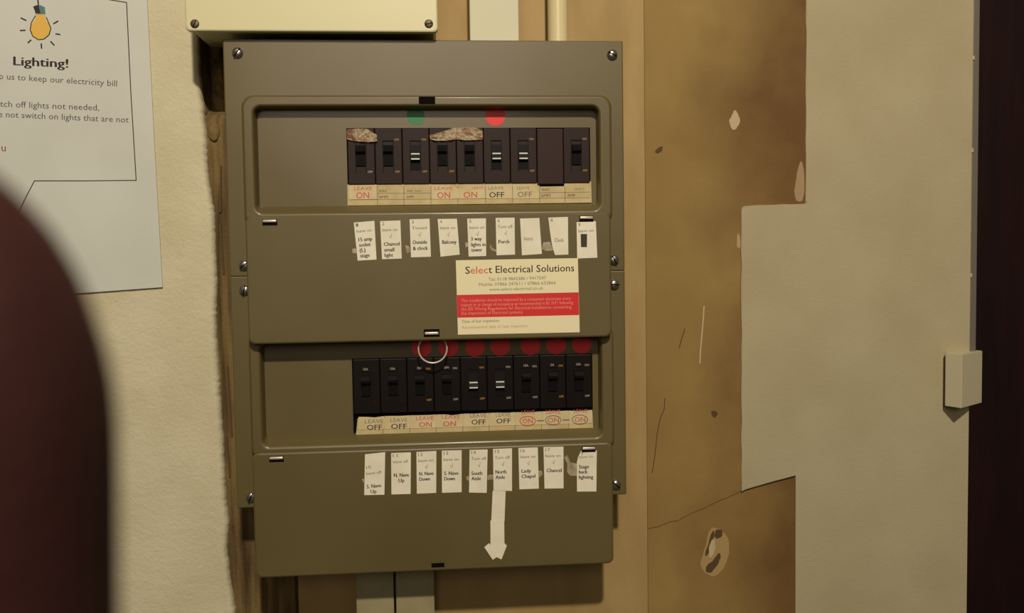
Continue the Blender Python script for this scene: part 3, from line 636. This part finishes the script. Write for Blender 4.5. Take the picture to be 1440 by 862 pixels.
# ------------------------------------------------------------------ notice on the left wall
YN = -0.0142
po = sheet('paper_notice', [(206.5, -8), (217, 200), (228.6, 403.8), (130, 411), (-8, 420.5), (-30, 420.5), (-30, -8)], YN, .0002, M['poster'])
tag(po, 'white paper notice headed Lighting! with a light bulb drawing on the left wall', 'notice')
Yn = YN - .00024
pline('bubble_outline', [(150, -1), (178, 3.5), (184, 130), (191.5, 253.6), (120, 254.3), (48.5, 254.3), (36, 278), (14, 325)], 1.3, Yn, M['ink'], po)
text('heading_print', [('Lighting!', (18.5, 91.6), (95, 95.2), 13)], Yn, M['ink'], po, .055)
dark = mat('dark_grey_print', (84, 78, 76), .7)
text('body_print', [('p us to keep our electricity bill', (-1, 111), (164.5, 121.5), 9), ('tch off lights not needed,', (0, 150), (139.5, 155.5), 9), ('e not switch on lights that are not', (-2, 164.5), (181, 172.5), 9)], Yn, dark, po)
text('maroon_print', [('u', (2, 212.5), (8, 212.8), None)], Yn, M['ink_maroon'], po)
sheet('bulb_glass', [(57 + 14.5 * math.sin(a * .3307) , 41 - 14.2 * math.cos(a * .3307)) for a in range(19)], Yn, .00005, M['bulb'], po)
sheet('bulb_neck', [(49, 31), (51, 18), (63, 19), (65, 32)], Yn - .00004, .00005, M['bulb'], po)
sheet('bulb_cap', [(47.5, 9), (54, 6), (63, 10), (64, 20), (50, 20)], Yn - .00008, .00005, M['teal'], po)
sheet('bulb_cap_shade', [(46.5, 9), (54, 7), (57, 19), (50, 18)], Yn - .00012, .00005, M['ink'], po)
pline('bulb_outline', [(50, 22), (44, 32), (42.5, 42), (46, 51), (54, 56), (62, 55), (69, 49), (71.6, 40), (68, 31), (65, 24)], 1.3, Yn, M['ink'], po)
pline('bulb_wire', [(53, -3), (54, 7)], 2, Yn, M['ink'], po)
for q in ([(29, 25), (37, 29)], [(28, 43), (36, 42.5)], [(39, 60.5), (44, 56)], [(58.5, 68.5), (58, 61)], [(76.5, 64), (71, 58)], [(85, 48.8), (78, 47.5)], [(82, 29.5), (75, 33.5)]):
    pline('ray_stroke', q, 2.0, Yn, M['ink'], po)

# ------------------------------------------------------------------ cream box on the right corner
bmj = bmesh.new()
Lc, Mc, Rc = at(1329, 540, -0.009), at(1352.5, 540, -0.026), at(1381, 540, 0.004)
ztop, zbot = at(1352.5, 498.5, -0.026).z, at(1352.5, 574.5, -0.026).z
plan = [(Lc.x, Lc.y), (Mc.x, Mc.y), (Rc.x, Rc.y), (Rc.x - 0.004, Rc.y + 0.012), (0.7338, 0.020), (0.7338, -0.0013), (Lc.x + 0.006, -0.0013)]
A = [bmj.verts.new((x, y, ztop)) for x, y in plan]; Bv = [bmj.verts.new((x, y, zbot)) for x, y in plan]
bmj.faces.new(A); bmj.faces.new(Bv[::-1])
for i in range(len(A)):
    j = (i + 1) % len(A); bmj.faces.new((A[i], Bv[i], Bv[j], A[j]))
bmesh.ops.bevel(bmj, geom=bmj.edges[:], offset=.0006, segments=2, affect='EDGES')
cb = mesh_obj('corner_box', bmj, M['cream_plastic']); cb.data.materials[0] = mat('off_white_plastic', (206, 200, 168), .5)
tag(cb, 'small off-white plastic box on the wall corner beside the dark doorway', 'box')

bm = bmesh.new(); box(bm, -62, 58, -26, 37, -12.5, -2.0, 4, 3)  # unseen phone, added to fill the hand and shade the fingertip
for v in bm.verts: v.co = CAM + ROT @ (v.co / 1000)
ph = mesh_obj('unseen_phone', bm, mat('black_plastic', (24, 24, 26), .5)); tag(ph, "photographer's black phone, just behind the lens and out of the picture", 'phone')
# ------------------------------------------------------------------ photographer's hand, a fingertip reaches over the lens
def cs_(x, y, z): return CAM + ROT @ Vector((x / 1000, y / 1000, z / 1000))
bm = bmesh.new()
def limb(pts, n=16):
    """closed tapered tube through (x,y,z,r,rz) points given in mm"""
    P3 = [(Vector(p[:3]), p[3]) for p in pts]; rows = []
    for i, (c, r_) in enumerate(P3):
        t = (P3[min(i + 1, len(P3) - 1)][0] - P3[max(i - 1, 0)][0]).normalized()
        u = t.cross(Vector((0, 0, 1))); u = u.normalized() if u.length > .1 else Vector((1, 0, 0)); v = t.cross(u)
        rows.append([bm.verts.new(cs_(*(c + (u * math.cos(a) + v * math.sin(a)) * r_))) for a in [2 * math.pi * k / n for k in range(n)]])
    for a, b in zip(rows, rows[1:]):
        for k in range(n): bm.faces.new((a[k], a[(k + 1) % n], b[(k + 1) % n], b[k]))
    bm.faces.new(rows[0]); bm.faces.new(rows[-1][::-1])
def ends(p, q, r0, r1, mid=()):
    """capsule like limb with rounded ends"""
    a, b = Vector(p), Vector(q); t = (b - a).normalized(); out = []
    for k in (0.05, .35, .7): out.append((*(a - t * r0 * math.cos(math.asin(k))), r0 * k))
    out.append((*a, r0)); out += list(mid); out.append((*b, r1))
    for k in (.7, .35, 0.05): out.append((*(b + t * r1 * math.cos(math.asin(k))), r1 * k))
    limb(out)
tip = []
for k in range(11):
    th = math.pi / 2 * k / 10; yy = 6 - 13 * math.cos(th); rr_ = 8.5 * math.sin(th); tip.append((-24.6, yy, 35, max(rr_, .3)))
limb(tip + [(-24.6, 16, 35, 8.5), (-25, 26, 34.5, 8.6), (-26, 32, 34, 9.2), (-28, 40, 32, 8.8), (-33, 56, 27, 9.6), (-37, 66, 22, 10.2), (-42, 84, 14, 11), (-46, 100, 6, 12)])
for (x0, y0, z0, r0), (x1, y1, z1, r1), (x2, y2, z2, r2), (x3, y3, z3, r3) in (
    ((-38, 96, 2, 11.5), (-14, 66, 26, 9.6), (8, 58, 22, 8.6), (20, 52, 8, 7.6)),
    ((-28, 108, -6, 11), (-4, 84, 20, 9.2), (16, 76, 16, 8.2), (24, 70, 2, 7.4)),
    ((-18, 120, -12, 10), (4, 102, 12, 8), (20, 94, 8, 7.2), (26, 88, -3, 6.4))):
    ends((x0, y0, z0), (x1, y1, z1), r0, r1); ends((x1, y1, z1), (x2, y2, z2), r1, r2); ends((x2, y2, z2), (x3, y3, z3), r2, r3)
ends((-50, 130, -16), (-46, 96, -30), 14, 10.5); ends((-46, 96, -30), (-36, 66, -34), 10.5, 9); ends((-36, 66, -34), (-28, 46, -30), 9, 8)   # thumb
for (x, y, z) in ((-46, 102, 2), (-38, 108, -4), (-30, 116, -10), (-22, 124, -14)): ends((x, y, z), (-36, 165, -26), 13, 19)
ends((-46, 110, -4), (-40, 175, -28), 15, 19)
limb([(-38, 160, -26, 19), (-36, 185, -32, 24), (-34, 215, -42, 27), (-30, 270, -62, 33), (-24, 340, -90, 39), (-22, 346, -92, 30)], 24)
tmp = mesh_obj('hand_source', bm, M['shaded_skin'])
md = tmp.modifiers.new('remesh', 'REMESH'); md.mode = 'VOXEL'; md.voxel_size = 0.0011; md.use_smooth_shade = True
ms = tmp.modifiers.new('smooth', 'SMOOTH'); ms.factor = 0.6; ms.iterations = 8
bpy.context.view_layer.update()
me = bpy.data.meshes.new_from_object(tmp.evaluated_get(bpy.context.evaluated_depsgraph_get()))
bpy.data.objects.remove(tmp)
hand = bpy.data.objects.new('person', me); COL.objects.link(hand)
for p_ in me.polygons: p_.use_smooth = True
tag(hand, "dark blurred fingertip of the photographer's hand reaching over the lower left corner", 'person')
bm = bmesh.new(); bmesh.ops.create_icosphere(bm, subdivisions=3, radius=1.0)
for v in bm.verts: v.co = cs_(-25.6 + v.co.x * 4.6, 5 + v.co.y * 6.5, 41.2 + v.co.z * 2.3)
mesh_obj('fingernail', bm, M['nail'], hand, True)
